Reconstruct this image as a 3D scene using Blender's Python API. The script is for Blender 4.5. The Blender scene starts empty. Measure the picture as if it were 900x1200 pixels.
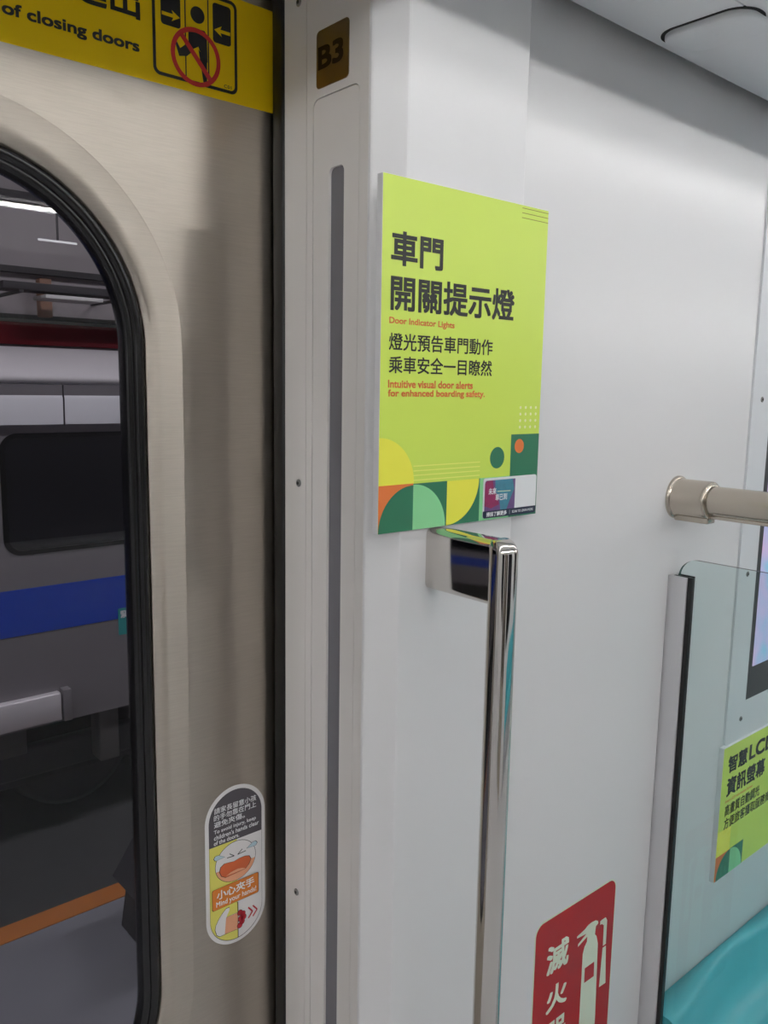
import bpy, bmesh, math, random
from mathutils import Vector, Matrix
from mathutils.geometry import tessellate_polygon

random.seed(4)
SC = bpy.context.scene
COL = SC.collection
EYE = 1.75                      # eye height above the car floor; heights below are given from the eye

# ------------------------------------------------------------------ camera, world, light, exposure
def cam_basis(yaw, pitch, roll):
    f = Vector((math.sin(yaw)*math.cos(pitch), math.cos(yaw)*math.cos(pitch), math.sin(pitch)))
    r0 = Vector((math.cos(yaw), -math.sin(yaw), 0)); u0 = r0.cross(f)
    r = math.cos(roll)*r0 + math.sin(roll)*u0
    u = -math.sin(roll)*r0 + math.cos(roll)*u0
    return r, u, f
cam = bpy.data.cameras.new('camera'); cam_o = bpy.data.objects.new('camera', cam); COL.objects.link(cam_o)
R_, U_, F_ = cam_basis(*[math.radians(a) for a in (40.845, -8.550, 0.9543)])
M = Matrix((R_, U_, -F_)).transposed().to_4x4(); M.translation = Vector((0, 0, EYE))
cam_o.matrix_world = M
cam.sensor_fit = 'VERTICAL'; cam.sensor_height = 24.0; cam.lens = 24.0*976.8/1200.0
cam.clip_start = 0.02; cam.clip_end = 200
SC.camera = cam_o

w = bpy.data.worlds.new('world'); SC.world = w; w.use_nodes = True
w.node_tree.nodes['Background'].inputs[0].default_value = (0.55, 0.6, 0.7, 1)
w.node_tree.nodes['Background'].inputs[1].default_value = 0.02
SC.view_settings.view_transform = 'Standard'; SC.view_settings.look = 'None'
SC.view_settings.gamma = 1; SC.view_settings.use_curve_mapping = False
SC.view_settings.exposure = 0.0
LAMP = 24.5                     # emission of the ceiling light strips inside the car
STATION = 64.0                   # emission of the unseen lamps added to light the depot

# ------------------------------------------------------------------ materials
def lin(c):
    return tuple((v/12.92 if v <= .04045 else ((v+.055)/1.055)**2.4) for v in [x/255 for x in c])
MATS = {}
def mat(name, rgb, rough=.5, metal=0., spec=.5, noise=0., nscale=40., bump=0., bscale=200., aniso=0., coat=0., stretch=None, emit=0.):
    if name in MATS: return MATS[name]
    m = bpy.data.materials.new(name); m.use_nodes = True; MATS[name] = m
    nt = m.node_tree; b = nt.nodes['Principled BSDF']
    col = lin(rgb)
    b.inputs['Base Color'].default_value = (*col, 1)
    b.inputs['Roughness'].default_value = rough; b.inputs['Metallic'].default_value = metal
    b.inputs['Specular IOR Level'].default_value = spec
    b.inputs['Coat Weight'].default_value = coat
    if emit:
        b.inputs['Emission Color'].default_value = (*col, 1); b.inputs['Emission Strength'].default_value = emit
    tc = nt.nodes.new('ShaderNodeTexCoord')
    def tex(scale):
        mp = nt.nodes.new('ShaderNodeMapping'); nt.links.new(tc.outputs['Object'], mp.inputs[0])
        if stretch: mp.inputs['Scale'].default_value = stretch
        n = nt.nodes.new('ShaderNodeTexNoise'); n.inputs['Scale'].default_value = scale; n.inputs['Detail'].default_value = 3
        nt.links.new(mp.outputs[0], n.inputs['Vector']); return n
    if noise:
        n = tex(nscale); mx = nt.nodes.new('ShaderNodeMix'); mx.data_type = 'RGBA'
        mx.inputs[6].default_value = (*[v*(1-noise) for v in col], 1); mx.inputs[7].default_value = (*[min(1, v*(1+noise)) for v in col], 1)
        nt.links.new(n.outputs['Fac'], mx.inputs[0]); nt.links.new(mx.outputs[2], b.inputs['Base Color'])
    if bump:
        n = tex(bscale); bp = nt.nodes.new('ShaderNodeBump'); bp.inputs['Strength'].default_value = bump; bp.inputs['Distance'].default_value = .001
        nt.links.new(n.outputs['Fac'], bp.inputs['Height']); nt.links.new(bp.outputs[0], b.inputs['Normal'])
    if aniso:
        b.inputs['Anisotropic'].default_value = aniso
        tg = nt.nodes.new('ShaderNodeTangent'); tg.direction_type = 'RADIAL'; tg.axis = 'Z'
        nt.links.new(tg.outputs[0], b.inputs['Tangent'])
        b.inputs['Anisotropic Rotation'].default_value = 0.25
    return m
def glass_mat(name, tint, fres=1.45, rough=0.0):
    if name in MATS: return MATS[name]
    m = bpy.data.materials.new(name); m.use_nodes = True; MATS[name] = m
    nt = m.node_tree; nt.nodes.clear()
    out = nt.nodes.new('ShaderNodeOutputMaterial'); mix = nt.nodes.new('ShaderNodeMixShader')
    t = nt.nodes.new('ShaderNodeBsdfTransparent'); t.inputs[0].default_value = (*tint, 1)
    g = nt.nodes.new('ShaderNodeBsdfGlossy'); g.inputs['Roughness'].default_value = rough
    f = nt.nodes.new('ShaderNodeFresnel'); f.inputs[0].default_value = fres
    ge = nt.nodes.new('ShaderNodeNewGeometry'); sub = nt.nodes.new('ShaderNodeMath'); sub.operation = 'SUBTRACT'; sub.inputs[0].default_value = 1
    mul = nt.nodes.new('ShaderNodeMath'); mul.operation = 'MULTIPLY'
    nt.links.new(ge.outputs['Backfacing'], sub.inputs[1]); nt.links.new(sub.outputs[0], mul.inputs[0]); nt.links.new(f.outputs[0], mul.inputs[1])
    nt.links.new(mul.outputs[0], mix.inputs[0]); nt.links.new(t.outputs[0], mix.inputs[1]); nt.links.new(g.outputs[0], mix.inputs[2])
    nt.links.new(mix.outputs[0], out.inputs[0]); return m
def emis(name, rgb, s):
    if name in MATS: return MATS[name]
    m = bpy.data.materials.new(name); m.use_nodes = True; MATS[name] = m
    nt = m.node_tree; nt.nodes.clear()
    out = nt.nodes.new('ShaderNodeOutputMaterial'); e = nt.nodes.new('ShaderNodeEmission')
    e.inputs[0].default_value = (*rgb, 1); e.inputs[1].default_value = s
    nt.links.new(e.outputs[0], out.inputs[0]); return m

PAINT = mat('white_wall_paint', (230, 230, 231), .29, noise=.012, nscale=3, bump=.05, bscale=90)
JAMBP = mat('grey_white_frame_paint', (232, 229, 226), .33, noise=.015, nscale=4, bump=.05, bscale=160)
CEILP = mat('grey_ceiling_paint', (222, 224, 227), .45, noise=.01, nscale=3)
STEEL = mat('brushed_steel', (186, 178, 167), .32, 1., aniso=.97, noise=.09, nscale=18, bump=.07, bscale=24, stretch=(2, 2, 40))
CHROME = mat('polished_steel', (212, 208, 203), .07, 1., noise=.01, nscale=30)
SATIN = mat('satin_nickel', (196, 187, 174), .24, 1., noise=.02, nscale=40, stretch=(40, 2, 40))
RUBBER = mat('black_rubber', (12, 12, 13), .45, noise=.1, nscale=60)
GASK = mat('black_gasket', (14, 14, 16), .22, noise=.1, nscale=60)
GAP = mat('dark_gap', (40, 39, 38), .8, noise=.1, nscale=30)
BOARD = mat('white_foam_edge', (236, 237, 239), .6, noise=.02, nscale=60)
GREEN = mat('poster_lime_green', (212, 236, 96), .36, noise=.01, nscale=10)
YEL = mat('poster_yellow', (247, 245, 84), .36, noise=.01, nscale=10)
ORA = mat('poster_orange', (238, 128, 66), .36, noise=.01, nscale=10)
DGR = mat('poster_dark_green', (52, 124, 92), .36, noise=.01, nscale=10)
MINT = mat('poster_mint', (146, 222, 158), .36, noise=.01, nscale=10)
INK = mat('black_print', (30, 33, 30), .45, noise=.05, nscale=50)
OINK = mat('orange_print', (226, 120, 62), .45, noise=.05, nscale=50)
PALE = mat('pale_print', (244, 252, 200), .45, noise=.02, nscale=50)
LINEY = mat('yellow_line_print', (240, 248, 130), .45, noise=.02, nscale=50)
LINEB = mat('brown_line_print', (138, 140, 40), .45, noise=.02, nscale=50)
NAVY = mat('navy_print', (30, 42, 66), .4, noise=.05, nscale=50)
WHITEP = mat('white_print', (238, 240, 242), .4, noise=.01, nscale=50)
CARM = mat('carmine_print', (150, 40, 92), .4, noise=.25, nscale=120)
TEALP = mat('teal_print', (70, 138, 160), .4, noise=.25, nscale=120)
VIOL = mat('violet_print', (112, 82, 134), .4, noise=.25, nscale=120)
SIGNY = mat('sign_yellow', (238, 200, 0), .5, spec=.25, noise=.015, nscale=12)
SIGNK = mat('sign_black', (32, 30, 30), .4, noise=.05, nscale=30)
SIGNR = mat('sign_red', (206, 44, 38), .4, noise=.03, nscale=30)
FIRER = mat('fire_sign_red', (178, 28, 34), .4, noise=.02, nscale=12)
FIREC = mat('fire_sign_cream', (226, 236, 214), .4, noise=.02, nscale=12)
STKG = mat('sticker_charcoal', (84, 80, 86), .4, noise=.02, nscale=30)
STKW = mat('sticker_white', (236, 234, 234), .4, noise=.01, nscale=30)
STKY = mat('sticker_yellow', (232, 226, 110), .4, noise=.02, nscale=30)
STKO = mat('sticker_orange', (222, 130, 46), .4, noise=.02, nscale=30)
STKS = mat('sticker_skin', (236, 170, 132), .4, noise=.04, nscale=60)
STKM = mat('sticker_mouth', (214, 104, 58), .4, noise=.03, nscale=60)
STKR = mat('sticker_red', (196, 40, 54), .4, noise=.03, nscale=60)
STKB = mat('sticker_tear', (190, 216, 226), .4, noise=.03, nscale=60)
BRASS = mat('brown_brass_plate', (158, 140, 112), .34, 1., noise=.12, nscale=25)
BRASSK = mat('engraved_black', (52, 40, 30), .35, .6, noise=.05, nscale=60)
LENS = mat('grey_light_lens', (120, 119, 126), .4, noise=.03, nscale=20)
ALU = mat('pale_painted_aluminium', (203, 203, 206), .4, noise=.01, nscale=20)
TEAL = mat('teal_seat_plastic', (88, 190, 202), .32, noise=.01, nscale=15, bump=.03, bscale=400)
LCDP = mat('display_panel_paint', (222, 225, 228), .4, noise=.008, nscale=6)
BEZ = mat('black_bezel', (34, 36, 40), .3, noise=.05, nscale=30)
FLOORM = mat('grey_rubber_floor', (206, 206, 208), .5, noise=.08, nscale=120)
SCREWM = mat('screw_steel', (150, 150, 148), .35, 1., noise=.05, nscale=200)
DARKM = mat('dark_socket', (30, 30, 30), .6, noise=.05, nscale=200)
PANE = glass_mat('tinted_door_glass', (.80, .80, .82), 1.42)
CLEAR = glass_mat('clear_green_glass', (.895, .945, .94), 1.5)
GEDGE = mat('green_glass_edge', (58, 92, 88), .2, noise=.05, nscale=30)
# outside
TBODY = mat('train_body_grey', (134, 130, 134), .35, .2, noise=.03, nscale=3)
TROOF = mat('train_roof_pale', (216, 212, 216), .3, .2, noise=.03, nscale=3)
TBAND = mat('train_pale_band', (240, 240, 246), .3, .2, noise=.03, nscale=3)
TBLUE = mat('train_blue_stripe', (24, 68, 184), .5, spec=.2, noise=.03, nscale=3)
TWIN = mat('train_dark_window', (16, 16, 22), .06, noise=.1, nscale=2)
TDARK = mat('underframe_dark', (44, 43, 48), .6, noise=.2, nscale=6)
TBOX = mat('underframe_grey_box', (84, 82, 82), .6, noise=.1, nscale=6)
TEALS = mat('teal_sticker', (24, 150, 150), .4, noise=.03, nscale=30)
CONC = mat('concrete_apron', (112, 112, 120), .8, noise=.18, nscale=2.5)
BED = mat('dark_track_bed', (48, 49, 51), .9, noise=.25, nscale=8)
YLINE = mat('orange_safety_line', (166, 98, 34), .6, noise=.12, nscale=12)
HALL = mat('depot_wall_grey', (176, 168, 172), .7, noise=.15, nscale=1.5)
HALLD = mat('depot_dark_steel', (62, 59, 63), .6, noise=.15, nscale=3)
HALLR = mat('depot_red_band', (132, 26, 40), .5, noise=.1, nscale=3)
HALLB = mat('depot_brown_column', (158, 118, 96), .6, noise=.1, nscale=3)

# ------------------------------------------------------------------ mesh helpers
XZ = lambda y: (lambda a, b, d=0.: (a, y-d, b))          # plane facing -Y: a = x, b = z, d = out of the plane
YZ = lambda x: (lambda a, b, d=0.: (x-d, a, b))          # plane facing -X: a = y, b = z
class MB:
    def __init__(s): s.bm = bmesh.new(); s.mats = []
    def mi(s, m):
        if m not in s.mats: s.mats.append(m)
        return s.mats.index(m)
    def face(s, co, m, smooth=False):
        try:
            f = s.bm.faces.new([s.bm.verts.new(c) for c in co]); f.material_index = s.mi(m); f.smooth = smooth
        except ValueError: pass
    def add(s, tmp, m, smooth=False):
        k = s.mi(m); mp = {}
        for v in tmp.verts: mp[v] = s.bm.verts.new(v.co)
        for f in tmp.faces:
            try:
                g = s.bm.faces.new([mp[v] for v in f.verts]); g.material_index = k; g.smooth = smooth
            except ValueError: pass
        tmp.free(); return s
    def box(s, x0, x1, y0, y1, z0, z1, m, bev=0., seg=2, smooth=None):
        t = bmesh.new()
        bmesh.ops.create_cube(t, size=1, matrix=Matrix.Translation(((x0+x1)/2, (y0+y1)/2, (z0+z1)/2)) @ Matrix.Diagonal((abs(x1-x0), abs(y1-y0), abs(z1-z0), 1)))
        if bev: bmesh.ops.bevel(t, geom=t.edges[:], offset=bev, segments=seg, affect='EDGES', profile=.5)
        return s.add(t, m, bool(bev) if smooth is None else smooth)
    def prism(s, outer, holes, mp, d0, d1, m, side=None):
        """polygon (with holes) on a plane, from depth d0 to d1 out of the plane"""
        loops = [outer]+list(holes)
        flat = [p for l in loops for p in l]
        tris = tessellate_polygon([[Vector((p[0], p[1], 0)) for p in l] for l in loops])
        k = s.mi(m); ks = s.mi(side or m)
        va = [s.bm.verts.new(mp(p[0], p[1], d1)) for p in flat]
        vb = [s.bm.verts.new(mp(p[0], p[1], d0)) for p in flat]
        for t in tris:
            for vs in ([va[i] for i in t], [vb[i] for i in reversed(t)]):
                try: f = s.bm.faces.new(vs); f.material_index = k
                except ValueError: pass
        o = 0
        for l in loops:
            n = len(l)
            for i in range(n):
                j = (i+1) % n
                try: f = s.bm.faces.new([va[o+i], va[o+j], vb[o+j], vb[o+i]]); f.material_index = ks
                except ValueError: pass
            o += n
        return s
    def flat(s, pts, mp, d, m):
        s.face([mp(p[0], p[1], d) for p in pts], m); return s
    def loft(s, loops, m, closed=True, smooth=True, cap=False):
        k = s.mi(m); V = [[s.bm.verts.new(c) for c in l] for l in loops]
        n = len(loops[0])
        for a, b in zip(V, V[1:]):
            for i in range(n if closed else n-1):
                j = (i+1) % n
                try: f = s.bm.faces.new([a[i], a[j], b[j], b[i]]); f.material_index = k; f.smooth = smooth
                except ValueError: pass
        if cap:
            for l in (V[0], V[-1]):
                try: f = s.bm.faces.new([s.bm.verts.new(v.co) for v in l]); f.material_index = k
                except ValueError: pass
        return s
    def rod(s, pts, r, m, n=20, cap=True):
        """round bar through a list of points; r may be one radius or one per point"""
        P = [Vector(p) for p in pts]; rs = r if isinstance(r, (list, tuple)) else [r]*len(P)
        loops = []; ref = None
        for i, p in enumerate(P):
            t = ((P[min(i+1, len(P)-1)]-p).normalized() if i == 0 else (p-P[i-1]).normalized() if i == len(P)-1 else ((P[i+1]-p).normalized()+(p-P[i-1]).normalized()).normalized())
            if ref is None: ref = t.orthogonal().normalized()
            ref = (ref - t*ref.dot(t)).normalized(); b = t.cross(ref)
            loops.append([p + (ref*math.cos(2*math.pi*q/n)+b*math.sin(2*math.pi*q/n))*rs[i] for q in range(n)])
        return s.loft(loops, m, cap=cap)
    def build(s, name, parent=None, label=None):
        bmesh.ops.recalc_face_normals(s.bm, faces=s.bm.faces[:])
        if parent is not None:
            o0 = Vector(parent['_base'])
        else:
            vs = [v.co for v in s.bm.verts]
            o0 = Vector(((min(v.x for v in vs)+max(v.x for v in vs))/2, (min(v.y for v in vs)+max(v.y for v in vs))/2, min(v.z for v in vs)))
        for v in s.bm.verts: v.co -= o0
        me = bpy.data.meshes.new(name); s.bm.to_mesh(me); s.bm.free()
        for m in s.mats: me.materials.append(m)
        o = bpy.data.objects.new(name, me); COL.objects.link(o)
        if parent is not None:
            o.parent = parent; o['_base'] = parent['_base']
        else:
            o.location = o0 + Vector((0, 0, EYE)); o['_base'] = list(o0)
        if label: o['label'] = label
        return o
def fixn(o):  # single open sheets: leave normals as they are
    return o
def struct(o): o['kind'] = 'structure'; return o
def tag(o, label, cat, group=None):
    o['label'] = label; o['category'] = cat
    if group: o['group'] = group
    return o
def thing(name, label, cat, base, group=None):
    o = bpy.data.objects.new(name, None); COL.objects.link(o); o.empty_display_size = .05
    o.location = Vector(base)+Vector((0, 0, EYE)); o['_base'] = list(base)
    return tag(o, label, cat, group)
def rrect(a0, a1, b0, b1, r, n=8, corners=(1, 1, 1, 1)):
    """rounded rectangle, counter-clockwise from the lower left; corners = ll, lr, ur, ul"""
    pts = []
    for k, (ca, cb, st) in enumerate(((a0+r, b0+r, 180), (a1-r, b0+r, 270), (a1-r, b1-r, 0), (a0+r, b1-r, 90))):
        if corners[k] and r > 0:
            for i in range(n+1):
                t = math.radians(st+90*i/n); pts.append((ca+r*math.cos(t), cb+r*math.sin(t)))
        else: pts.append(((a0, b0), (a1, b0), (a1, b1), (a0, b1))[k])
    return pts
def circ(a, b, r, n=28, ry=None):
    return [(a+r*math.cos(2*math.pi*i/n), b+(ry or r)*math.sin(2*math.pi*i/n)) for i in range(n)]
def arc(a, b, r, t0, t1, n=20):
    return [(a+r*math.cos(math.radians(t0+(t1-t0)*i/n)), b+r*math.sin(math.radians(t0+(t1-t0)*i/n))) for i in range(n+1)]
def stroke(p, q, wd):
    d = Vector((q[0]-p[0], q[1]-p[1])).normalized(); nx, ny = -d.y*wd/2, d.x*wd/2
    return [(p[0]+nx, p[1]+ny), (p[0]-nx, p[1]-ny), (q[0]-nx, q[1]-ny), (q[0]+nx, q[1]+ny)]
def polyline(mb, pts, wd, mp, d, m, closed=False):
    n = len(pts)
    for i in range(n if closed else n-1):
        mb.flat(stroke(pts[i], pts[(i+1) % n], wd), mp, d, m)
def ringflat(mb, outer, inner, mp, d, m):
    n = len(outer)
    for i in range(n):
        j = (i+1) % n; mb.flat([outer[i], outer[j], inner[j], inner[i]], mp, d, m)

def text(mb, body, a0, a1, b0, b1, mp, d, m, bold=0., shear=0.):
    """lettering fitted to the rectangle a0..a1, b0..b1 of a plane"""
    c = bpy.data.curves.new('lettering', 'FONT'); c.body = body; c.size = 1; c.resolution_u = 4; c.shear = shear
    o = bpy.data.objects.new('lettering', c); COL.objects.link(o)
    dg = bpy.context.evaluated_depsgraph_get(); dg.update()
    me = bpy.data.meshes.new_from_object(o.evaluated_get(dg))
    co = [v.co.copy() for v in me.vertices]; fs = [list(p.vertices) for p in me.polygons]
    bpy.data.objects.remove(o); bpy.data.curves.remove(c); bpy.data.meshes.remove(me)
    if not co: return
    x0, x1 = min(v.x for v in co)-bold, max(v.x for v in co)+bold
    y0, y1 = min(v.y for v in co)-bold, max(v.y for v in co)+bold
    sx, sy = (a1-a0)/(x1-x0), (b1-b0)/(y1-y0)
    sh = [(0, 0)] if not bold else [(bold*i, bold*j) for i in (-1, 0, 1) for j in (-1, 0, 1)]
    k = mb.mi(m)
    for q, (dx, dy) in enumerate(sh):
        vs = [mb.bm.verts.new(mp(a0+(v.x+dx-x0)*sx, b0+(v.y+dy-y0)*sy, d+q*2e-6)) for v in co]
        for f in fs:
            try: g = mb.bm.faces.new([vs[i] for i in f]); g.material_index = k
            except ValueError: pass

FLOOR = -EYE
CZ = 0.520                      # underside of the side ceiling
YD = 1.005                      # inner face of the door leaf
YP = 0.769                      # face of the pillar cover
YW = 0.785                      # face of the side wall
XJ = 0.660                      # face of the door jamb
YO = -2.0                       # opposite side of the car

# ------------------------------------------------------------------ car shell
struct(MB().box(-5, 8, YO-.3, 1.25, FLOOR-.12, FLOOR, FLOORM).build('floor'))
mb = MB()
mb.box(-5, 8, .6145, .764, CZ, CZ+.012, CEILP, .0012)            # strip along the wall
mb.box(-5, 8, .56, .6125, CZ, CZ+.012, CEILP, .0012)             # strip beside the light slot
mb.box(-5, 8, .56, .572, CZ+.012, .74, CEILP)
mb.box(-5, 8, -.30, .562, .735, .75, PAINT)                      # roof of the near light slot
mb.box(-5, 8, -.70, -.30, .562, .75, CEILP, .02)                  # middle duct, unseen; depth chosen to block the far tube's light high up
mb.box(-5, 8, -1.562, -.70, .735, .75, PAINT)
mb.box(-5, 8, -1.572, -1.56, CZ+.012, .74, CEILP)
mb.box(-5, 8, -1.99, -1.56, CZ, CZ+.012, CEILP, .0012)
mb.box(-5, 8, -2.35, 1.25, .80, .84, CEILP)
struct(mb.build('ceiling'))
struct(MB().box(.906, 8, YW, YW+.05, FLOOR, .80, PAINT, .002).build('wall_right'))
struct(MB().box(-5, -1.16, YW, YW+.3, FLOOR, .80, PAINT, .002).build('wall_left'))
struct(MB().box(-1.2, .95, YW, YW+.04, .575, .80, PAINT).box(-1.2, .95, YW, 1.2, .575, .60, PAINT).build('trim_2'))
struct(MB().box(-5.1, -5, -2.4, 1.2, FLOOR, .80, PAINT).build('wall_rear'))
struct(MB().box(8, 8.1, -2.4, 1.2, FLOOR, .80, PAINT).build('wall_front'))
# pillar cover: flat face, 45 degree chamfer, return along the jamb
def xy_extrude(mb, pts, z0, z1, m):
    mb.prism(pts, [], lambda a, b, d: (a, b, d), z0, z1, m)
pr = arc(.906-.003, YP+.003, .003, 0, -90, 5)
pts = [(.906, .84)] + pr + [(.6945, YP), (.6920, YP+.0006), (.6905, YP+.0018)] + [(.6625, .7975), (.6608, .7996), (.6602, .802)] + [(.6602, .812), (.675, .812), (.675, .84)]
mb = MB(); xy_extrude(mb, pts, FLOOR, .80, PAINT)
struct(mb.build('wall_pillar'))
# jamb: screwed edge plate, frame plate, inset panel with a light slot
J = YZ(XJ)
mb = MB()
mb.box(.668, .80, .812, .978, FLOOR, .60, GAP)
struct_j = mb
mb.prism([(.9285, FLOOR), (.978, FLOOR), (.978, .60), (.9285, .60)], [], J, -.008, 0, JAMBP)
hole = rrect(.8195, .9145, -1.60, .3575, .012)
mb.prism([(.803, FLOOR), (.9275, FLOOR), (.9275, .60), (.803, .60)], [hole], J, -.008, 0, JAMBP)
mb.box(XJ+.0008, .70, .801, .8045, FLOOR, .6, PAINT)
jamb = struct(mb.build('wall_jamb'))
struct(MB().box(.6565, .72, .9785, 1.0035, FLOOR, .60, RUBBER, .003).build('trim_1'))

# door leaf with its big rounded window
wx0, wx1, wz0, wz1, wr = .03, .47, -1.07, .265, .22
loop = lambda off: rrect(wx0-off, wx1+off, wz0-off, wz1+off, wr+off, 24)
D = XZ(YD)
def door_leaf(name, mirror=None):
    fx = (lambda x: x) if mirror is None else (lambda x: 2*mirror-x)
    T = lambda pts: [(fx(a), b) for a, b in pts]
    Y3 = lambda pts, y: [(fx(a), y, b) for a, b in pts]
    mb = MB()
    mb.prism(T([(-.139, FLOOR+.01), (.6605, FLOOR+.01), (.6605, .57), (-.139, .57)]), [T(loop(.048))], D, -.03, 0, STEEL)
    mb.box(min(fx(.6605), fx(.70)), max(fx(.6605), fx(.70)), YD+.002, YD+.03, FLOOR+.01, .57, GAP)
    leaf = struct(mb.build(name))
    mb = MB()
    mb.loft([Y3(loop(.0482), YD-.0002), Y3(loop(.046), YD+.0004), Y3(loop(.022), YD+.0032), Y3(loop(.002), YD+.0062), Y3(loop(.0), YD+.02)], STEEL)
    mb.build('window_surround', leaf, 'bevelled steel surround of the door window')
    mb = MB()
    prof = [(.0015, .016), (-.001, .0075), (-.006, .005), (-.0115, .0072), (-.0125, .011), (-.0135, .009), (-.018, .008), (-.0235, .012), (-.025, .020), (-.025, .03)]
    mb.loft([Y3(loop(o), YD+d) for o, d in prof], GASK)
    mb.build('window_gasket', leaf, 'black rubber gasket')
    mb = MB(); mb.prism(T(loop(-.0235)), [], D, -.026, -.021, PANE)
    mb.build('window_pane', leaf, 'tinted glass pane')
    return leaf
door_leaf('door_1')
door_leaf('door_2', mirror=-.1395)
# opposite side: two steel door leaves between white walls with windows
mb = MB()
mb.box(-5, -.9, YO-.05, YO, FLOOR, .80, PAINT); mb.box(.7, 8, YO-.05, YO, FLOOR, .80, PAINT); mb.box(-.9, .7, YO-.1, YO, .45, .80, PAINT)
struct(mb.build('wall_opposite'))
for i, (a, b) in enumerate(((-.88, -.11), (-.09, .68))):
    o = MB().prism([(a, FLOOR), (b, FLOOR), (b, .45), (a, .45)], [rrect(a+.16, b-.16, -1.0, .2, .15)], XZ(YO-.2), -.03, 0, STEEL).build('door_%d' % (i+3)); struct(o)
    MB().prism(rrect(a+.16, b-.16, -1.0, .2, .15), [], XZ(YO-.2), -.02, -.012, TWIN).build('window_pane', o)
for i, (a, b) in enumerate(((-3.6, -1.2), (1.0, 3.3), (3.9, 5.9))):
    o = MB().prism(rrect(a, b, -.75, .25, .1), [rrect(a+.05, b-.05, -.70, .20, .08)], XZ(YO+.001), -.012, -.001, RUBBER).build('window_%d' % (i+1)); struct(o)
    MB().prism(rrect(a+.05, b-.05, -.70, .20, .08), [], XZ(YO+.001), -.006, -.002, TWIN).build('window_pane', o)

# ------------------------------------------------------------------ ceiling lights and cover
for y0, nm in ((.25, 'near'), (-1.25, 'far')):
    t = thing('ceiling_light', 'long thin white light tube in the ceiling slot on the %s side of the car' % nm, 'light', (1.5, y0, .62))
    MB().box(-4.9, 7.9, y0-.03, y0+.03, .655, .735, ALU, .002).build('housing', t)
    mb = MB(); mb.rod([(-4.9, y0, .635), (7.9, y0, .635)], .008, emis('lamp_light' if nm == 'near' else 'lamp_light_far', (1, .985, .965), LAMP*(1 if nm == 'near' else 2.3)), 16); mb.build('tube', t)
    for x in (-4.5, -3, -1.5, 0, 1.5, 3, 4.5, 6, 7.5):
        mb = MB(); mb.box(x-.006, x+.006, y0-.011, y0+.011, .6255, .656, ALU, .002); mb.build('tube_clip', t)

t = thing('ceiling_cover', 'rounded grey cover flap set in the ceiling strip above the wall', 'cover', (1.207, .674, CZ-.006))
out = rrect(1.159, 1.261, .608, .745, .033, 10)
mp = lambda a, b, d=0.: (a, b, CZ-d)
mb = MB(); mb.prism(out, [], mp, 0, .0015, CEILP)
def shift(pts, s, cx=1.210, cy=.6765): return [((a-cx)*s+cx, (b-cy)*s+cy) for a, b in pts]
top = [[(a, b, CZ-.0015-h*max(0, min(1, (1.261-a)/.10))) for a, b in shift(out, s)] for s, h in ((1, 0), (1, .004), (.985, .0068), (.95, .0085), (.6, .0088), (.05, .0088))]
mb.loft(top, CEILP)
mb.build('flap', t)
mb = MB(); gr = rrect(1.154, 1.232, .6025, .7502, .036, 10)
mb.prism(gr, [], mp, -.001, .0006, GAP); mb.build('groove', t, 'dark groove round the flap')

# ------------------------------------------------------------------ jamb fittings
t = thing('door_indicator_panel', 'tall white inset panel with a long grey light strip on the door jamb', 'light', (XJ+.008, .867, -1.6))
mb = MB()
slot = rrect(.8498, .8807, -1.50, .2700, .008)
mb.prism(rrect(.8207, .9133, -1.5985, .3562, .0108), [slot], J, -.006, -.0006, JAMBP)
mb.build('panel', t)
mb = MB(); mb.prism(rrect(.8494, .8811, -1.501, .2705, .008), [], J, -.0066, -.0045, LENS); mb.build('light_lens', t, 'dull grey unlit lens strip')

t = thing('number_plate', 'small brown brass plate reading B3 at the top of the door jamb', 'plate', (XJ, .8735, .3677))
mb = MB(); mb.prism(rrect(.8408, .9064, .3677, .4354, .006), [], J, 0, .0008, BRASS); mb.build('plate', t)
mb = MB(); Jm = lambda a, b, d=0.: (XJ-d, -a, b)
text(mb, 'B3', -.9025, -.8512, .389, .4165, Jm, .0011, BRASSK, .03); mb.build('lettering', t, 'dark letters B3')

def screw_x(y, z, label, r=.0052):
    t = thing('screw', label, 'screw', (XJ, y, z), 'screws down the door jamb')
    mb = MB(); mb.rod([(XJ+.001, y, z), (XJ-.0012, y, z), (XJ-.002, y, z)], [r, r, r*.72], SCREWM); mb.build('screw_head', t)
    mb = MB(); mb.rod([(XJ-.0018, y, z), (XJ-.0023, y, z)], r*.5, DARKM, 6); mb.build('hex_socket', t, 'dark hexagonal socket')
screw_x(.9455, .4826, 'topmost small screw on the jamb edge, above the brass plate')
screw_x(.9445, -.1337, 'small screw on the jamb edge, level with the big lime poster bottom')
screw_x(.9490, -.7501, 'lowest visible small screw on the jamb edge, level with the oval hand sticker')

# ------------------------------------------------------------------ door signs
t = thing('warning_sign', 'wide yellow door sign warning of closing doors, above the rounded window', 'sign', (.28, YD, .3615))
mb = MB(); mb.prism(rrect(-.10, .6603, .3615, .489, .003), [], D, 0, .0006, SIGNY); mb.build('sign_sheet', t)
mb = MB(); text(mb, 'of closing doors', .3135, .4696, .3865, .4035, D, .0009, SIGNK, .03); mb.build('english_lettering', t, 'black words of closing doors')
mb = MB(); text(mb, '進出', .3885, .4715, .4262, .4672, D, .0009, SIGNK, .022); mb.build('chinese_lettering', t, 'large black Chinese characters')
mb = MB()
bo = rrect(.4868, .6038, .3715, .4835, .009); bi = rrect(.4908, .5998, .3755, .4795, .006)
ringflat(mb, bo, bi, D, .0009, SIGNK)
for x in (.5305, .5622): polyline(mb, [(x, .3755), (x, .4795)], .0017, D, .0009, SIGNK)
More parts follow.
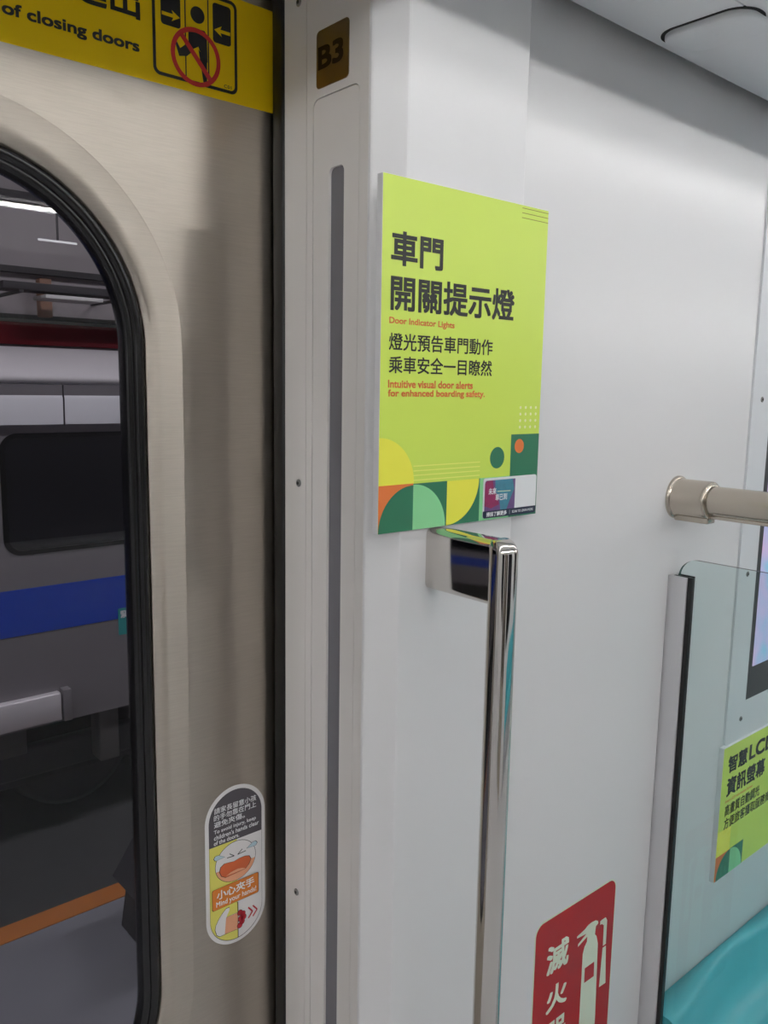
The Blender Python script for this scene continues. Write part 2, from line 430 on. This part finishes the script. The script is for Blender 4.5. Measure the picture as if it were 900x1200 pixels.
mb.flat(rrect(.4980, .5242, .4308, .4750, .004), D, .0009, SIGNK); mb.flat(rrect(.5688, .5948, .4283, .4750, .004), D, .0009, SIGNK)
def arrow(x0, x1, z, h):
    s = 1 if x1 > x0 else -1
    mb.flat([(x0, z+h*.16), (x0, z-h*.16), (x1-s*.008, z-h*.16), (x1-s*.008, z+h*.16)], D, .0012, SIGNY)
    mb.flat([(x1, z), (x1-s*.011, z+h*.5), (x1-s*.008, z), (x1-s*.011, z-h*.5)], D, .0012, SIGNY)
arrow(.4993, .5232, .4432, .0128); arrow(.5935, .5705, .4432, .0128)
mb.flat(circ(.5475, .4536, .0098), D, .0010, SIGNK)
mb.flat([(.5345, .4335), (.5375, .4375), (.5570, .4375), (.5600, .4335), (.5608, .4015), (.5560, .3990), (.5520, .4080), (.5480, .4170), (.5400, .4120), (.5345, .4150)], D, .0010, SIGNK)
mb.flat([(.5360, .4200), (.5230, .4090), (.5185, .4160), (.5165, .4135), (.5215, .3995), (.5320, .4020), (.5420, .4110)], D, .0010, SIGNK)
mb.flat([(.5480, .4140), (.5600, .4010), (.5595, .3760), (.5545, .3760)], D, .0010, SIGNK)
ringflat(mb, circ(.5445, .4035, .0345, 40), circ(.5445, .4035, .0288, 40), D, .0014, SIGNR)
mb.flat(stroke((.5240, .4265), (.5650, .3805), .0062), D, .0014, SIGNR)
text(mb, 'C01', .5840, .5950, .3772, .3812, D, .0009, SIGNK, .01)
mb.build('pictogram', t, 'black framed pictogram with a red prohibition ring')

t = thing('hand_sticker', 'oval white edged sticker with a crying face and caught hand on the steel door', 'sticker', (.589, YD, -.83))
mb = MB(); mb.prism(rrect(.5393, .6398, -.8302, -.5803, .0500, 16), [], D, 0, .0005, STKW); mb.build('sticker_sheet', t)
mb = MB()
inn = rrect(.5452, .6339, -.8243, -.5862, .0442, 16)
ringflat(mb, inn, shift(inn, .992, .58955, -.705), D, .0013, STKG)
up = [p for p in inn if p[1] > -.66]
mb.flat([(.5453, -.6645), (.6338, -.6650)] + [p for p in up], D, .0007, STKG)
lo = [p for p in inn if p[1] < -.70]
mb.flat([p for p in lo if p[0] < .5915] + [(.5915, -.8242), (.5915, -.6648), (.5453, -.6645)], D, .0007, STKY)
mb.flat(circ(.589, -.6985, .0345, 40, .0315), D, .0008, SIGNK); mb.flat(circ(.589, -.6985, .0338, 40, .0308), D, .0009, STKW)
mb.flat([(a, b) for a, b in circ(.589, -.6985, .0338, 60, .0308) if b < -.704], D, .0010, STKS)
mo = [(.5619, -.7060), (.5640, -.6995), (.5700, -.6962), (.5780, -.6972), (.5860, -.6985), (.5950, -.6968), (.6040, -.6968), (.6115, -.6990), (.6145, -.7050), (.6110, -.7120), (.6050, -.7172), (.5890, -.7180), (.5720, -.7185), (.5650, -.7140)]
mb.flat(shift(mo, 1.04, .589, -.708), D, .0011, SIGNK); mb.flat(mo, D, .0012, STKM)
mb.flat([(.5723, -.7165), (.5800, -.7135), (.5918, -.7123), (.6000, -.7140), (.6057, -.7170)], D, .0013, STKS)
for e in ([(.5741, -.6886), (.5863, -.6895), (.5785, -.6836)], [(.6060, -.6886), (.5921, -.6895), (.6000, -.6836)]): polyline(mb, e, .0012, D, .0013, SIGNK)
for cx, cz, s in ((.5610, -.6830, 1), (.6170, -.6830, -1)):
    tr = [(cx-.0085*s, cz+.0005), (cx-.006*s, cz+.004), (cx-.001*s, cz+.0038), (cx+.009*s, cz-.0022), (cx, cz-.0030), (cx-.006*s, cz-.003)]
    mb.flat(shift(tr, 1.12, cx, cz), D, .0014, SIGNK); mb.flat(tr, D, .0015, STKB)
hand = [(.5534, -.7958), (.5545, -.7890), (.5600, -.7800), (.5660, -.7735), (.5720, -.7690), (.5772, -.7690), (.5776, -.7730), (.5735, -.7800), (.5720, -.7830), (.5918, -.7830), (.5912, -.8100), (.5780, -.8090), (.5610, -.8090), (.5560, -.8050)]
mb.flat(shift(hand, 1.035, .573, -.79), D, .0009, SIGNK); mb.flat(hand, D, .0010, STKW)
mb.flat([(.5715, -.7832), (.5916, -.7832), (.5911, -.8098), (.5690, -.8088)], D, .0011, STKS)
polyline(mb, [(.5917, -.7660), (.5917, -.8240)], .0012, D, .0010, SIGNK)
for cx, cz in ((.595, -.785), (.600, -.7885), (.6015, -.7945), (.5985, -.801), (.5945, -.8055), (.596, -.795)): mb.flat(circ(cx, cz, .0048, 14), D, .0012, SIGNK)
for cx, cz in ((.595, -.785), (.600, -.7885), (.6015, -.7945), (.5985, -.801), (.5945, -.8055), (.596, -.795)): mb.flat(circ(cx, cz, .0042, 14), D, .0013, STKR)
for x in (.6096, .6176): polyline(mb, [(x, -.7827), (x+.0075, -.7920), (x, -.8006)], .0022, D, .0010, STKR)
bn = rrect(.5492, .6272, -.7640, -.7312, .003)
mb.flat(shift(bn, 1.02, .588, -.7476), D, .0015, SIGNK); mb.flat(bn, D, .0016, STKO)
mb.build('cartoon_print', t, 'drawing of a crying face over a caught hand')
mb = MB()
text(mb, '請家長留意小孩', .5542, .6248, -.6143, -.6050, D, .0011, WHITEP, .01); text(mb, '的手勿靠在門上', .5536, .6248, -.6248, -.6155, D, .0011, WHITEP, .01)
text(mb, '避免夾傷。', .5536, .6050, -.6355, -.6262, D, .0011, WHITEP, .01)
text(mb, 'To avoid injury, keep', .5533, .6240, -.6462, -.6388, D, .0011, WHITEP, .015); text(mb, "children's hands clear", .5533, .6290, -.6542, -.6470, D, .0011, WHITEP, .015)
text(mb, 'of the doors.', .5530, .5950, -.6622, -.6556, D, .0011, WHITEP, .015)
mb.build('advice_lettering', t, 'small white advice text')
mb = MB(); text(mb, '小心夾手', .5560, .6200, -.7490, -.7350, D, .0019, WHITEP, .02); text(mb, 'Mind your hands!', .5550, .6232, -.7622, -.7515, D, .0019, WHITEP, .015)
mb.build('banner_lettering', t, 'white words on the orange banner')

# ------------------------------------------------------------------ the big notice board
bx, bz, bw, bh = .646, -.178, .2995, .420
P0 = XZ(.759)
P = lambda a, b, d=0.: (bx+a, .759-d, bz+b)
t = thing('notice_board', 'big lime green foam board poster about door indicator lights, on the wall above the handle', 'poster', (bx+bw/2, .764, bz))
mb = MB(); mb.box(bx, bx+bw, .759, .7688, bz, bz+bh, BOARD, .0004, 1, False)
mb.build('foam_board', t, 'white foam board edge')
mb = MB()
mb.flat([(0.0004, 0.0004), (bw-.0004, .0004), (bw-.0004, bh-.0004), (.0004, bh-.0004)], P, .0003, GREEN)
e = .0006
mb.flat([(.0004, .0592), (.0571, .0592)] + arc(.0004, .0592, .0580, 0, 90), P, e, YEL)
mb.flat([(.0004, .0004), (.0571, .0004), (.0571, .0592), (.0004, .0592)], P, e, ORA)
mb.flat([(.0571, .0004)] + arc(.0571, .0004, .0567, 90, 180)[0:] , P, e+.0003, DGR)
mb.flat([(.0571, .0004), (.1166, .0004), (.1166, .0588), (.0571, .0588)], P, e, DGR)
mb.flat([(.0571, .0004)] + arc(.0571, .0004, .0575, 0, 90), P, e+.0003, MINT)
mb.flat([(.1166, .0004), (.1790, .0004), (.1790, .0586), (.1166, .0586)], P, e, DGR)
mb.flat([(.1166, .0586)] + [(.1166+.0605*math.cos(a), .0586+.0582*math.sin(a)) for a in [math.radians(-90+4.5*i) for i in range(21)]], P, e+.0003, YEL)
mb.flat([(.1790, .0004), (.2394, .0004), (.2394, .0586), (.1790, .0586)], P, e, MINT)
mb.flat([(.2394, .0004), (bw-.0004, .0004), (bw-.0004, .1157), (.2394, .1157)], P, e, DGR)
mb.flat(circ(.2120, .0848, .0146), P, e, DGR)
mb.flat(circ(.2568, .0993, .0098), P, e+.0003, ORA)
for k, z in enumerate((.0808, .0748, .0691, .0630)): mb.flat(stroke((.0568, z), (.1780, z-.0002), .0014), P, e, LINEY)
for i in range(4):
    for j in range(4): mb.flat(circ(.2568+i*.0110, .1255+j*.0090, .0021, 12), P, e, PALE)
for k, z in enumerate((.4160, .4098, .4036)): mb.flat(stroke((.2440, z), (bw-.0004, z), .0008), P, e, LINEB)
mb.build('printed_artwork', t, 'lime print with yellow, green and orange quarter circles')
mb = MB(); text(mb, '車門', .0140, .0991, .3195, .3588, P, .0007, INK, .027); text(mb, '開關提示燈', .0143, .2352, .2675, .3085, P, .0007, INK, .022)
mb.build('heading', t, 'large bold black Chinese heading')
mb = MB(); text(mb, '燈光預告車門動作', .0130, .1949, .2210, .2415, P, .0007, INK, .012); text(mb, '乘車安全一目瞭然', .0134, .1947, .1940, .2145, P, .0007, INK, .012)
mb.build('subheading', t, 'two smaller black Chinese lines')
mb = MB(); text(mb, 'Door Indicator Lights', .0129, .1222, .2500, .2597, P, .0007, OINK, .02); mb.build('caption_lettering', t, 'small orange caption')
mb = MB(); text(mb, 'Intuitive visual door alerts', .0126, .1590, .1768, .1862, P, .0007, OINK, .025); text(mb, 'for enhanced boarding safety.', .0127, .1826, .1640, .1748, P, .0007, OINK, .025)
mb.build('english_lettering', t, 'orange English lines')
mb = MB()
mb.prism(rrect(.1851, .2962, .0030, .0578, .004), [], P, .0012, .0018, WHITEP)
mb.flat(rrect(.1851, .2962, .0030, .0128, .004, 6, (1, 1, 0, 0)), P, .0021, NAVY)
mb.flat(rrect(.1878, .2500, .0128, .0545, .004, 6, (0, 0, 0, 1)), P, .0021, VIOL)
mb.flat([(.1878, .0200), (.2010, .0160), (.2170, .0205), (.2130, .0330), (.2060, .0410), (.2030, .0545), (.1918, .0545), (.1878, .0500)], P, .0023, CARM)
mb.flat([(.2080, .0545), (.2440, .0545), (.2480, .0400), (.2420, .0300), (.2330, .0128), (.2200, .0128), (.2180, .0290), (.2090, .0390)], P, .0023, TEALP)
text(mb, '未來', .1948, .2105, .0350, .0442, P, .0026, WHITEP, .02); text(mb, '車已到', .2090, .2330, .0260, .0352, P, .0026, WHITEP, .02)
mb.flat(stroke((.2125, .0388), (.2400, .0380), .0009), P, .0026, PALE)
text(mb, '掃描了解更多', .1920, .2340, .0048, .0112, P, .0024, WHITEP, .03); text(mb, 'SCAN TO LEARN MORE', .2450, .2905, .0062, .0098, P, .0024, WHITEP, .01)
mb.flat(stroke((.2398, .0048), (.2398, .0112), .0004), P, .0024, WHITEP)
mb.build('info_card', t, 'small white card with a coloured picture and navy foot')

# ------------------------------------------------------------------ polished grab handle
t = thing('grab_handle', 'polished steel upright grab handle on the pillar, below the big lime poster', 'handle', (.7535, .71, -1.10))
hx0, hx1 = .738, .7715
def bracket(z0, z1):
    mb = MB(); q = rrect(hx0, hx1, z0, z1, .0085, 6)
    mb.loft([[(a, y, b) for a, b in q] for y in (.6595, YP+.003)], CHROME, cap=True); return mb
bracket(-.2605, -.180).build('bracket', t); bracket(-1.10, -1.024).build('bracket', t)
mb = MB()
n = 6; loops = []
sec = [(hx0+.004, .6615), (hx0+.001, .6605), (hx0, .6580)] + [(hx0+.0135-.0135*math.cos(a), .6485-.0135*math.sin(a)) for a in [math.radians(9*i) for i in range(11)]] + [(hx1-.0135+.0135*math.sin(a), .6485-.0135*math.cos(a)) for a in [math.radians(9*i) for i in range(11)]] + [(hx1, .6580), (hx1-.001, .6605), (hx1-.004, .6615)]
cz_, cy_ = (-.180, -1.10), None
prof = [(.0, .42), (.0012, .56), (.0035, .72), (.007, .86), (.0115, .95), (.017, 1.0)]
def section(z, s): return [((a-.75475)*(1-(1-s)*.45)+.75475, (b-.6615)*s+.6615, z) for a, b in sec]
loops = [section(-.1795-dz, s) for dz, s in prof] + [section(-1.1005+dz, s) for dz, s in reversed(prof)]
mb.loft(loops, CHROME, cap=True)
mb.build('grip_bar', t)

# ------------------------------------------------------------------ fire extinguisher sign
FS = XZ(YW)
t = thing('fire_sign', 'red extinguisher sign sticker with cream symbols low on the white wall', 'sign', (1.142, YW, -1.30))
mb = MB(); mb.prism(rrect(1.0250, 1.2592, -1.302, -.8815, .0225, 10), [], FS, 0, .0004, FIREC); mb.build('sign_sheet', t)
mb = MB(); mb.flat(rrect(1.0278, 1.2564, -1.2992, -.8843, .0197, 10), FS, .0007, FIRER); mb.build('red_ground', t, 'red printed ground')
mb = MB(); text(mb, '滅', 1.0598, 1.1218, -.9915, -.9365, FS, .0010, FIREC, .025); text(mb, '火', 1.0640, 1.1225, -1.0655, -1.0170, FS, .0010, FIREC, .025); text(mb, '器', 1.0625, 1.1240, -1.1420, -1.0860, FS, .0010, FIREC, .025)
mb.build('lettering', t, 'cream Chinese characters')
mb = MB(); e = .0010
body = [(1.1650, -1.2400), (1.1638, -.9951), (1.1680, -.9830), (1.1745, -.9760), (1.1750, -.9660), (1.1480, -.9740), (1.1478, -.9690), (1.1720, -.9590), (1.1440, -.9560), (1.1440, -.9520), (1.1660, -.9480), (1.1760, -.9440), (1.1860, -.9430), (1.1985, -.9445), (1.2060, -.9490), (1.2070, -.9540), (1.2000, -.9570), (1.1985, -.9720), (1.2040, -.9780), (1.2094, -.9949), (1.2144, -1.1411), (1.2150, -1.2400)]
FSq = FS
mb.prism(body, [[(1.1726, -1.0275), (1.2013, -1.0275), (1.2025, -1.0575), (1.1731, -1.0570)]], FSq, .0009, .0010, FIREC)
mb.flat([(1.2129, -.9600), (1.2129, -.9530), (1.2180, -.9520), (1.2300, -.9520), (1.2350, -.9600), (1.2355, -1.0080), (1.2260, -1.0080), (1.2250, -.9660), (1.2190, -.9610)], FS, e, FIREC)
mb.flat([(1.2255, -1.0115), (1.2360, -1.0115), (1.2420, -1.0905), (1.2214, -1.0895)], FS, e, FIREC)
mb.build('extinguisher_symbol', t, 'cream extinguisher pictogram')

# ------------------------------------------------------------------ handrail tube
tx, tz = 1.377, -.1880
t = thing('handrail', 'satin steel handrail tube on a round wall socket above the glass screen', 'rail', (tx, YW, tz))
mb = MB()
mb.rod([(tx, YW, tz), (tx, YW-.003, tz), (tx, YW-.006, tz), (tx, YW-.0075, tz)], [.0385, .0385, .0368, .034], SATIN, 40)
mb.build('wall_flange', t)
mb = MB()
mb.rod([(tx, YW-.005, tz), (tx, YW-.012, tz), (tx, .724, tz), (tx, .7185, tz), (tx, .7165, tz), (tx, .7165, tz)], [.0352, .0338, .0338, .0334, .0318, .0262], SATIN, 40, False)
mb.box(tx-.013, tx+.013, .7155, YW-.004, tz-.0405, tz-.025, SATIN, .003)
mb.build('socket', t)
mb = MB(); bend = [(tx, .7185, tz), (tx, .60, tz), (tx, .30, tz)] + [(tx, .30-.10*math.sin(a), tz+.10-.10*math.cos(a)) for a in [math.radians(15*i) for i in range(1, 7)]] + [(tx, .20, CZ-.001)]
mb.rod(bend, .0262, SATIN, 32); mb.build('tube', t)
mb = MB(); mb.box(tx-.009, tx+.009, .31, .717, tz-.0305, tz-.0240, SATIN, .0015); mb.build('lower_rib', t)

# ------------------------------------------------------------------ glass screen beside the seats
t = thing('glass_screen', 'clear greenish glass screen in a pale upright wall post beside the teal seat', 'screen', (1.383, .60, FLOOR))
mb = MB()
mb.box(1.366, 1.3715, .7485, YW, FLOOR, -.3305, ALU, .0008); mb.box(1.3905, 1.396, .7485, YW, FLOOR, -.3305, ALU, .0008); mb.box(1.366, 1.396, .7775, YW, FLOOR, -.3305, ALU, .0008)
mb.build('post', t)
mb = MB(); mb.box(1.3716, 1.3790, .7450, .7774, FLOOR, -.3300, RUBBER, .001); mb.box(1.3872, 1.3904, .7450, .7774, FLOOR, -.3300, RUBBER, .001)
mb.box(1.3695, 1.3790, .7400, .7484, FLOOR, -.3300, RUBBER, .001); mb.build('gasket', t, 'black rubber gasket')
mb = MB(); G = YZ(1.3792)
gl = [(.772, -1.55), (.20, -1.55), (.20, -.36)] + arc(.262, -.36, .062, 180, 90, 8) + arc(.772-.034, -.2985-.034, .034, 90, 0, 10)
mb.prism(gl, [], G, -.0078, 0, CLEAR, GEDGE); mb.build('glass_pane', t)

# ------------------------------------------------------------------ display in its wall panel
t = thing('wall_display', 'wide wall screen with black bezel in a white panel, behind the glass screen', 'screen', (2.28, YW, -.735))
W = XZ(YW)
mb = MB(); mb.prism(rrect(1.628, 2.93, -.735, .46, .012), [rrect(1.7055, 2.8545, -.651, .13, .003)], W, 0, .005, LCDP); mb.build('panel', t)
mb = MB(); mb.prism(rrect(1.7057, 2.8543, -.6505, .1295, .003), [rrect(1.7250, 2.8350, -.5805, .1165, .002)], W, 0, .0042, BEZ); mb.build('bezel', t, 'black bezel')
SCR = bpy.data.materials.new('screen_picture'); SCR.use_nodes = True
nt = SCR.node_tree; nt.nodes.clear()
o_ = nt.nodes.new('ShaderNodeOutputMaterial'); em = nt.nodes.new('ShaderNodeEmission'); tc = nt.nodes.new('ShaderNodeTexCoord')
nz = nt.nodes.new('ShaderNodeTexNoise'); nz.inputs['Scale'].default_value = 9; nz.inputs['Detail'].default_value = 2
rp = nt.nodes.new('ShaderNodeValToRGB'); cr = rp.color_ramp
cr.elements[0].position = .30; cr.elements[0].color = (*lin((120, 190, 214)), 1); cr.elements[1].position = .72; cr.elements[1].color = (*lin((214, 138, 178)), 1)
q = cr.elements.new(.44); q.color = (*lin((172, 178, 214)), 1); q = cr.elements.new(.56); q.color = (*lin((196, 178, 214)), 1)
nt.links.new(tc.outputs['Object'], nz.inputs['Vector']); nt.links.new(nz.outputs['Fac'], rp.inputs[0]); nt.links.new(rp.outputs[0], em.inputs[0]); em.inputs[1].default_value = .95
nt.links.new(em.outputs[0], o_.inputs[0])
mb = MB(); mb.prism(rrect(1.7253, 2.8347, -.5802, .1162, .002), [], W, 0, .0036, SCR); mb.build('lit_picture', t, 'pale lilac and pink picture')
for x, z in ((1.6665, -.013), (1.6665, -.369), (1.690, -.688), (1.95, -.700), (2.3, -.700)):
    mb = MB(); mb.rod([(x, YW-.004, z), (x, YW-.0062, z), (x, YW-.0068, z)], [.0056, .0056, .004], SCREWM); s_ = mb.build('screw', t)
    mb = MB(); mb.rod([(x, YW-.0066, z), (x, YW-.0072, z)], .0028, DARKM, 6); mb.build('hex_socket', s_)

# second notice board, under the display
qx, qz, qw, qh = 1.616, -1.036, .424, .302
Q = lambda a, b, d=0.: (qx+a, .7745-d, qz+b)
t = thing('notice_board', 'lime green foam board poster behind the glass, between the teal seat and the wall screen', 'poster', (qx+qw/2, .78, qz))
mb = MB(); mb.box(qx, qx+qw, .7745, YW, qz, qz+qh, BOARD, .0004, 1, False); mb.build('foam_board', t, 'white foam board edge')
mb = MB()
mb.flat([(.0005, .0005), (qw-.0005, .0005), (qw-.0005, qh-.0005), (.0005, qh-.0005)], Q, .0003, GREEN); e = .0006
mb.flat([(.0005, .0565), (.0585, .0565), (.0585, .1110), (.0005, .1140)], Q, e, YEL)
mb.flat([(.0005, .0005), (.0620, .0005), (.0620, .0565), (.0005, .0565)], Q, e, ORA)
mb.flat([(.0620, .0005)] + arc(.0620, .0005, .0560, 90, 180), Q, e+.0003, DGR)
mb.flat([(.0620, .0005), (.1220, .0005), (.1220, .0575), (.0620, .0575)], Q, e, DGR)
mb.flat([(.0620, .0005)] + arc(.0620, .0005, .0565, 0, 90), Q, e+.0003, MINT)
mb.build('printed_artwork', t, 'lime print with quarter circles')
mb = MB(); text(mb, '智慧', .0229, .1080, .2400, .2785, Q, .0007, INK, .03); text(mb, 'LCD', .1160, .2360, .2430, .2790, Q, .0007, INK, .03); text(mb, '資訊螢幕', .0235, .1985, .1865, .2290, Q, .0007, INK, .03); mb.build('heading', t, 'bold black heading')
mb = MB(); text(mb, '高畫質自動調光', .0235, .1820, .1420, .1680, Q, .0007, INK, .012); text(mb, '方便旅客獲取服務資訊', .0240, .2600, .1120, .1375, Q, .0007, INK, .012); mb.build('subheading', t, 'two smaller black lines')
mb = MB(); text(mb, 'Smart LCD Information Screen', .0215, .1450, .1740, .1800, Q, .0007, OINK, .01)
mb.build('english_lettering', t, 'small orange line')

# ------------------------------------------------------------------ teal bench seat
t = thing('bench_seat', 'glossy teal moulded bench seat along the wall behind the glass screen', 'seat', (2.35, .55, FLOOR))
mb = MB(); N = 120; x0, x1 = 1.398, 3.222
def sm(u): u = max(0, min(1, u)); return u*u*(3-2*u)
loops = []
for i in range(N+1):
    x = x0+(x1-x0)*i/N; ph = ((x-x0) % .608)/.608; u = min(ph, 1-ph)*.608     # distance to the nearest seat divider
    d = .023+.036*(1-sm(u/.30)); dip = sm((u-.01)/.11)
    prof = [(YW-.001, -1.235), (YW-.002, -1.2195), (YW-d+.012, -1.2195), (YW-d+.005, -1.2215), (YW-d+.001, -1.2255), (YW-d-.001, -1.232), (YW-d-.004-.004*(1-dip), -1.255), (YW-d-.012-.01*(1-dip), -1.30+.012*(1-dip)), (YW-d-.035, -1.338+.025*(1-dip)), (YW-d-.08, -1.352+.03*(1-dip)), (YW-.22, -1.362+.03*(1-dip)), (YW-.34, -1.352+.025*(1-dip)), (YW-.40, -1.342+.02*(1-dip)), (YW-.425, -1.350), (YW-.435, -1.37), (YW-.42, -1.40), (YW-.05, -1.43)]
    loops.append([(x, y, z) for y, z in prof])
mb.loft(loops, TEAL, closed=False)
for l in (loops[0], loops[-1]): mb.face(l, TEAL)
mb.build('seat_shell', t)
mb = MB()
mb.box(x0+.05, x1-.05, .46, YW-.02, FLOOR, -1.405, ALU, .01); mb.build('seat_box', t)
# bench on the opposite side
t = thing('bench_seat', 'teal bench seat on the opposite side of the car', 'seat', (4.4, -1.75, FLOOR))
MB().box(2.3, 6.5, YO+.002, YO+.46, -1.36, -1.30, TEAL, .02).build('seat_shell', t); MB().box(2.4, 6.4, YO+.002, YO+.34, FLOOR, -1.36, ALU, .01).build('seat_box', t)
MB().box(2.3, 6.5, YO+.014, YO+.06, -1.30, -.95, TEAL, .02).build('seat_back', t)

# ------------------------------------------------------------------ outside: depot hall and the other train
GR = -2.85
struct(MB().box(-14, 22, 1.1, 4.18, GR-.1, GR, CONC).build('ground'))
struct(MB().box(-14, 22, 4.322, 12.4, GR-.14, GR-.02, BED).build('track_bed'))
struct(MB().box(-14, 22, 4.18, 4.322, GR-.1, GR+.004, YLINE).build('trim_3'))
mb = MB(); mb.box(-14, 22, 9.0, 9.3, GR, 4.2, HALL)
for z, h, dd in ((1.75, .10, .12), (1.07, .06, .10), (.62, .04, .12)): mb.box(-14, 22, 9.0-dd, 9.0, z, z+h, HALLD)
struct(mb.build('wall_depot'))
struct(MB().box(-14, 22, 1.2, 12, 4.2, 4.4, HALLD).build('ceiling_depot'))
tag(MB().box(-14, 22, 8.86, 8.90, .36, .58, HALLR, .005).build('red_band'), 'long dark red band on the depot wall above the other train', 'band')
tag(MB().box(2.98, 3.10, 8.78, 8.9, .64, 1.02, HALLB, .01).build('bracket'), 'short brown bracket on the depot wall above the red band', 'bracket')
t = thing('cable_tray', 'long dark cable tray with a pale ledge on the depot wall', 'tray', (2.9, 8.3, .76))
mb = MB(); mb.box(2.44, 6.0, 8.15, 8.45, .83, .90, HALLD, .006); mb.build('tray', t)
mb = MB(); mb.box(2.80, 3.35, 8.10, 8.45, .765, .80, STKW, .006); mb.build('ledge', t, 'pale ledge')
for x in (2.6, 3.6, 4.6, 5.6):
    mb = MB(); mb.box(x-.02, x+.02, 8.15, 8.995, .805, .83, HALLD); mb.build('support_arm', t)
LT = emis('tube_glow', (1, .98, 1), .8)
for k, (x0_, x1_, y, z, lab) in enumerate(((2.72, 3.07, 8.0, 1.27, 'short light tube hung high in the depot, seen through the door window'), (0.4, 3.2, 7.6, 1.44, 'long thin glowing rod above the short tube, standing in for a reflected lamp'))):  # the long one stands in for a ceiling tube mirrored in the door pane
    t = thing('glow_tube', lab, 'light', ((x0_+x1_)/2, y, z), 'depot light tubes')
    mb = MB(); mb.rod([(x0_, y, z), (x1_, y, z)], (.010, .0035)[k], LT, 10); mb.build('tube', t)
    mb = MB(); mb.box((x0_+x1_)/2-.008, (x0_+x1_)/2+.008, y-.008, y+.008, z+.012, 4.195, HALLD); mb.build('hanger', t)
for k, x in enumerate((-6, 0, 6, 12)):  # unseen lamps added to brighten the depot and the other train
    t = thing('hall_fill_lamp', 'added lamp, out of view, lighting the depot and the other train', 'light', (x, 3.0, 3.9), 'added depot lights')
    MB().box(x-1.2, x+1.2, 2.85, 3.15, 3.9, 3.94, emis('hall_fill_light', (1, .97, .98), STATION*1.0)).build('diffuser', t)
    MB().box(x-1.22, x+1.22, 2.83, 3.17, 3.94, 4.195, HALLD).build('housing', t)

TY = 5.0
t = thing('train_car', 'grey train with a blue stripe standing on the next track, seen through the door window', 'train', (2, TY+1.3, GR))
TW = XZ(TY)
mb = MB(); wins = [rrect(a, b, -1.012, -.300, .10) for a, b in ((-5.2, -2.6), (-1.9, .5), (1.43, 4.6), (5.4, 8.2))]
mb.prism([(-9, -2.08), (14, -2.08), (14, -.255), (-9, -.255)], wins, TW, -.06, 0, TBODY)
mb.box(-9, 14, TY+.06, TY+2.7, -2.08, -.1, TDARK)
mb.build('side_wall', t)
mb = MB()
for a, b in ((-5.2, -2.6), (-1.9, .5), (1.43, 4.6), (5.4, 8.2)):
    o = MB(); o.prism(rrect(a, b, -1.012, -.300, .10), [rrect(a+.03, b-.03, -.985, -.325, .075)], TW, -.03, .004, RUBBER); o = o.build('window_frame', t)
    g = MB(); g.prism(rrect(a+.03, b-.03, -.985, -.325, .075), [], TW, -.02, -.008, TWIN); g.build('window_pane', o)
mb = MB()
for a, b in ((-9, 1.79), (1.80, 14)):
    mb.loft([[(a, TY-.03, -.25), (b, TY-.03, -.25)], [(a, TY-.035, -.10), (b, TY-.035, -.10)], [(a, TY-.03, -.09), (b, TY-.03, -.09)], [(a, TY-.01, -.01), (b, TY-.01, -.01)]], TBAND, closed=False)
    mb.box(a, b, TY-.028, TY+.05, -.255, -.02, TBODY)
mb.build('cant_rail', t, 'pale band under the roof, with a joint')
mb = MB(); mb.loft([[(-9, TY+y, z), (14, TY+y, z)] for y, z in ((-.01, -.015), (-.03, .0), (-.02, .03), (.10, .09), (.35, .16), (.7, .21), (1.3, .24), (2.0, .21), (2.7, 0))], TROOF, closed=False)
mb.build('roof', t)
mb = MB(); mb.prism([(-9, -1.492), (14, -1.492), (14, -1.213), (-9, -1.213)], [], TW, 0, .003, TBLUE); mb.build('blue_stripe', t, 'broad blue stripe')
mb = MB(); mb.box(-3, 1.70, TY-.06, TY+.0, -2.05, -1.875, TROOF, .008); mb.build('step_rail', t, 'pale step rail along the skirt')
mb = MB(); mb.box(1.71, 1.76, TY-.065, TY, -2.06, -1.86, TBODY, .004); mb.build('rail_end_clip', t)
mb = MB(); mb.box(-2, 1.55, TY+.15, TY+.6, -2.30, -2.11, TBOX, .01); mb.build('underframe_box', t)
mb = MB(); mb.box(1.97, 2.10, TY+.05, TY+.2, -2.44, -2.08, TBOX, .01); mb.build('bracket_leg', t)
mb = MB(); mb.box(1.2, 12, TY+.35, TY+2.2, -2.6, -2.08, TDARK, .02); mb.build('underframe', t, 'dark underframe equipment')
for x in (1.05, 1.9):
    mb = MB(); mb.rod([(x, TY+.35, -2.42), (x, TY+.37, -2.42), (x, TY+.48, -2.42), (x, TY+.5, -2.42)], [.36, .40, .40, .43], TDARK, 36); mb.build('wheel', t)
mb = MB(); mb.box(.5, 2.3, TY+.22, TY+.34, -2.5, -2.3, TDARK, .03); mb.build('bogie_frame', t)
mb = MB(); mb.prism(rrect(2.095, 2.26, -1.60, -1.425, .008), [], TW, .003, .005, TEALS)
text(mb, '緊急', 2.11, 2.21, -1.49, -1.44, TW, .006, WHITEP, .02); mb.build('teal_notice', t, 'small teal notice with white characters')

t = thing('trackside_box', 'dark angular box standing on the concrete at the window corner', 'box', (2.0, 3.5, GR))
mb = MB(); xb = [(1.62, GR), (2.6, GR), (2.6, GR+.55), (1.75, GR+.55), (1.58, GR+.30), (1.66, GR+.26)]
mb.prism(xb, [], XZ(3.45), -.5, 0, TDARK); mb.build('casing', t)
mb = MB(); mb.box(1.72, 2.62, 3.42, 3.98, GR+.55, GR+.58, HALLD, .008); mb.build('lid', t)

for o in bpy.data.objects:
    if '_base' in o: del o['_base']
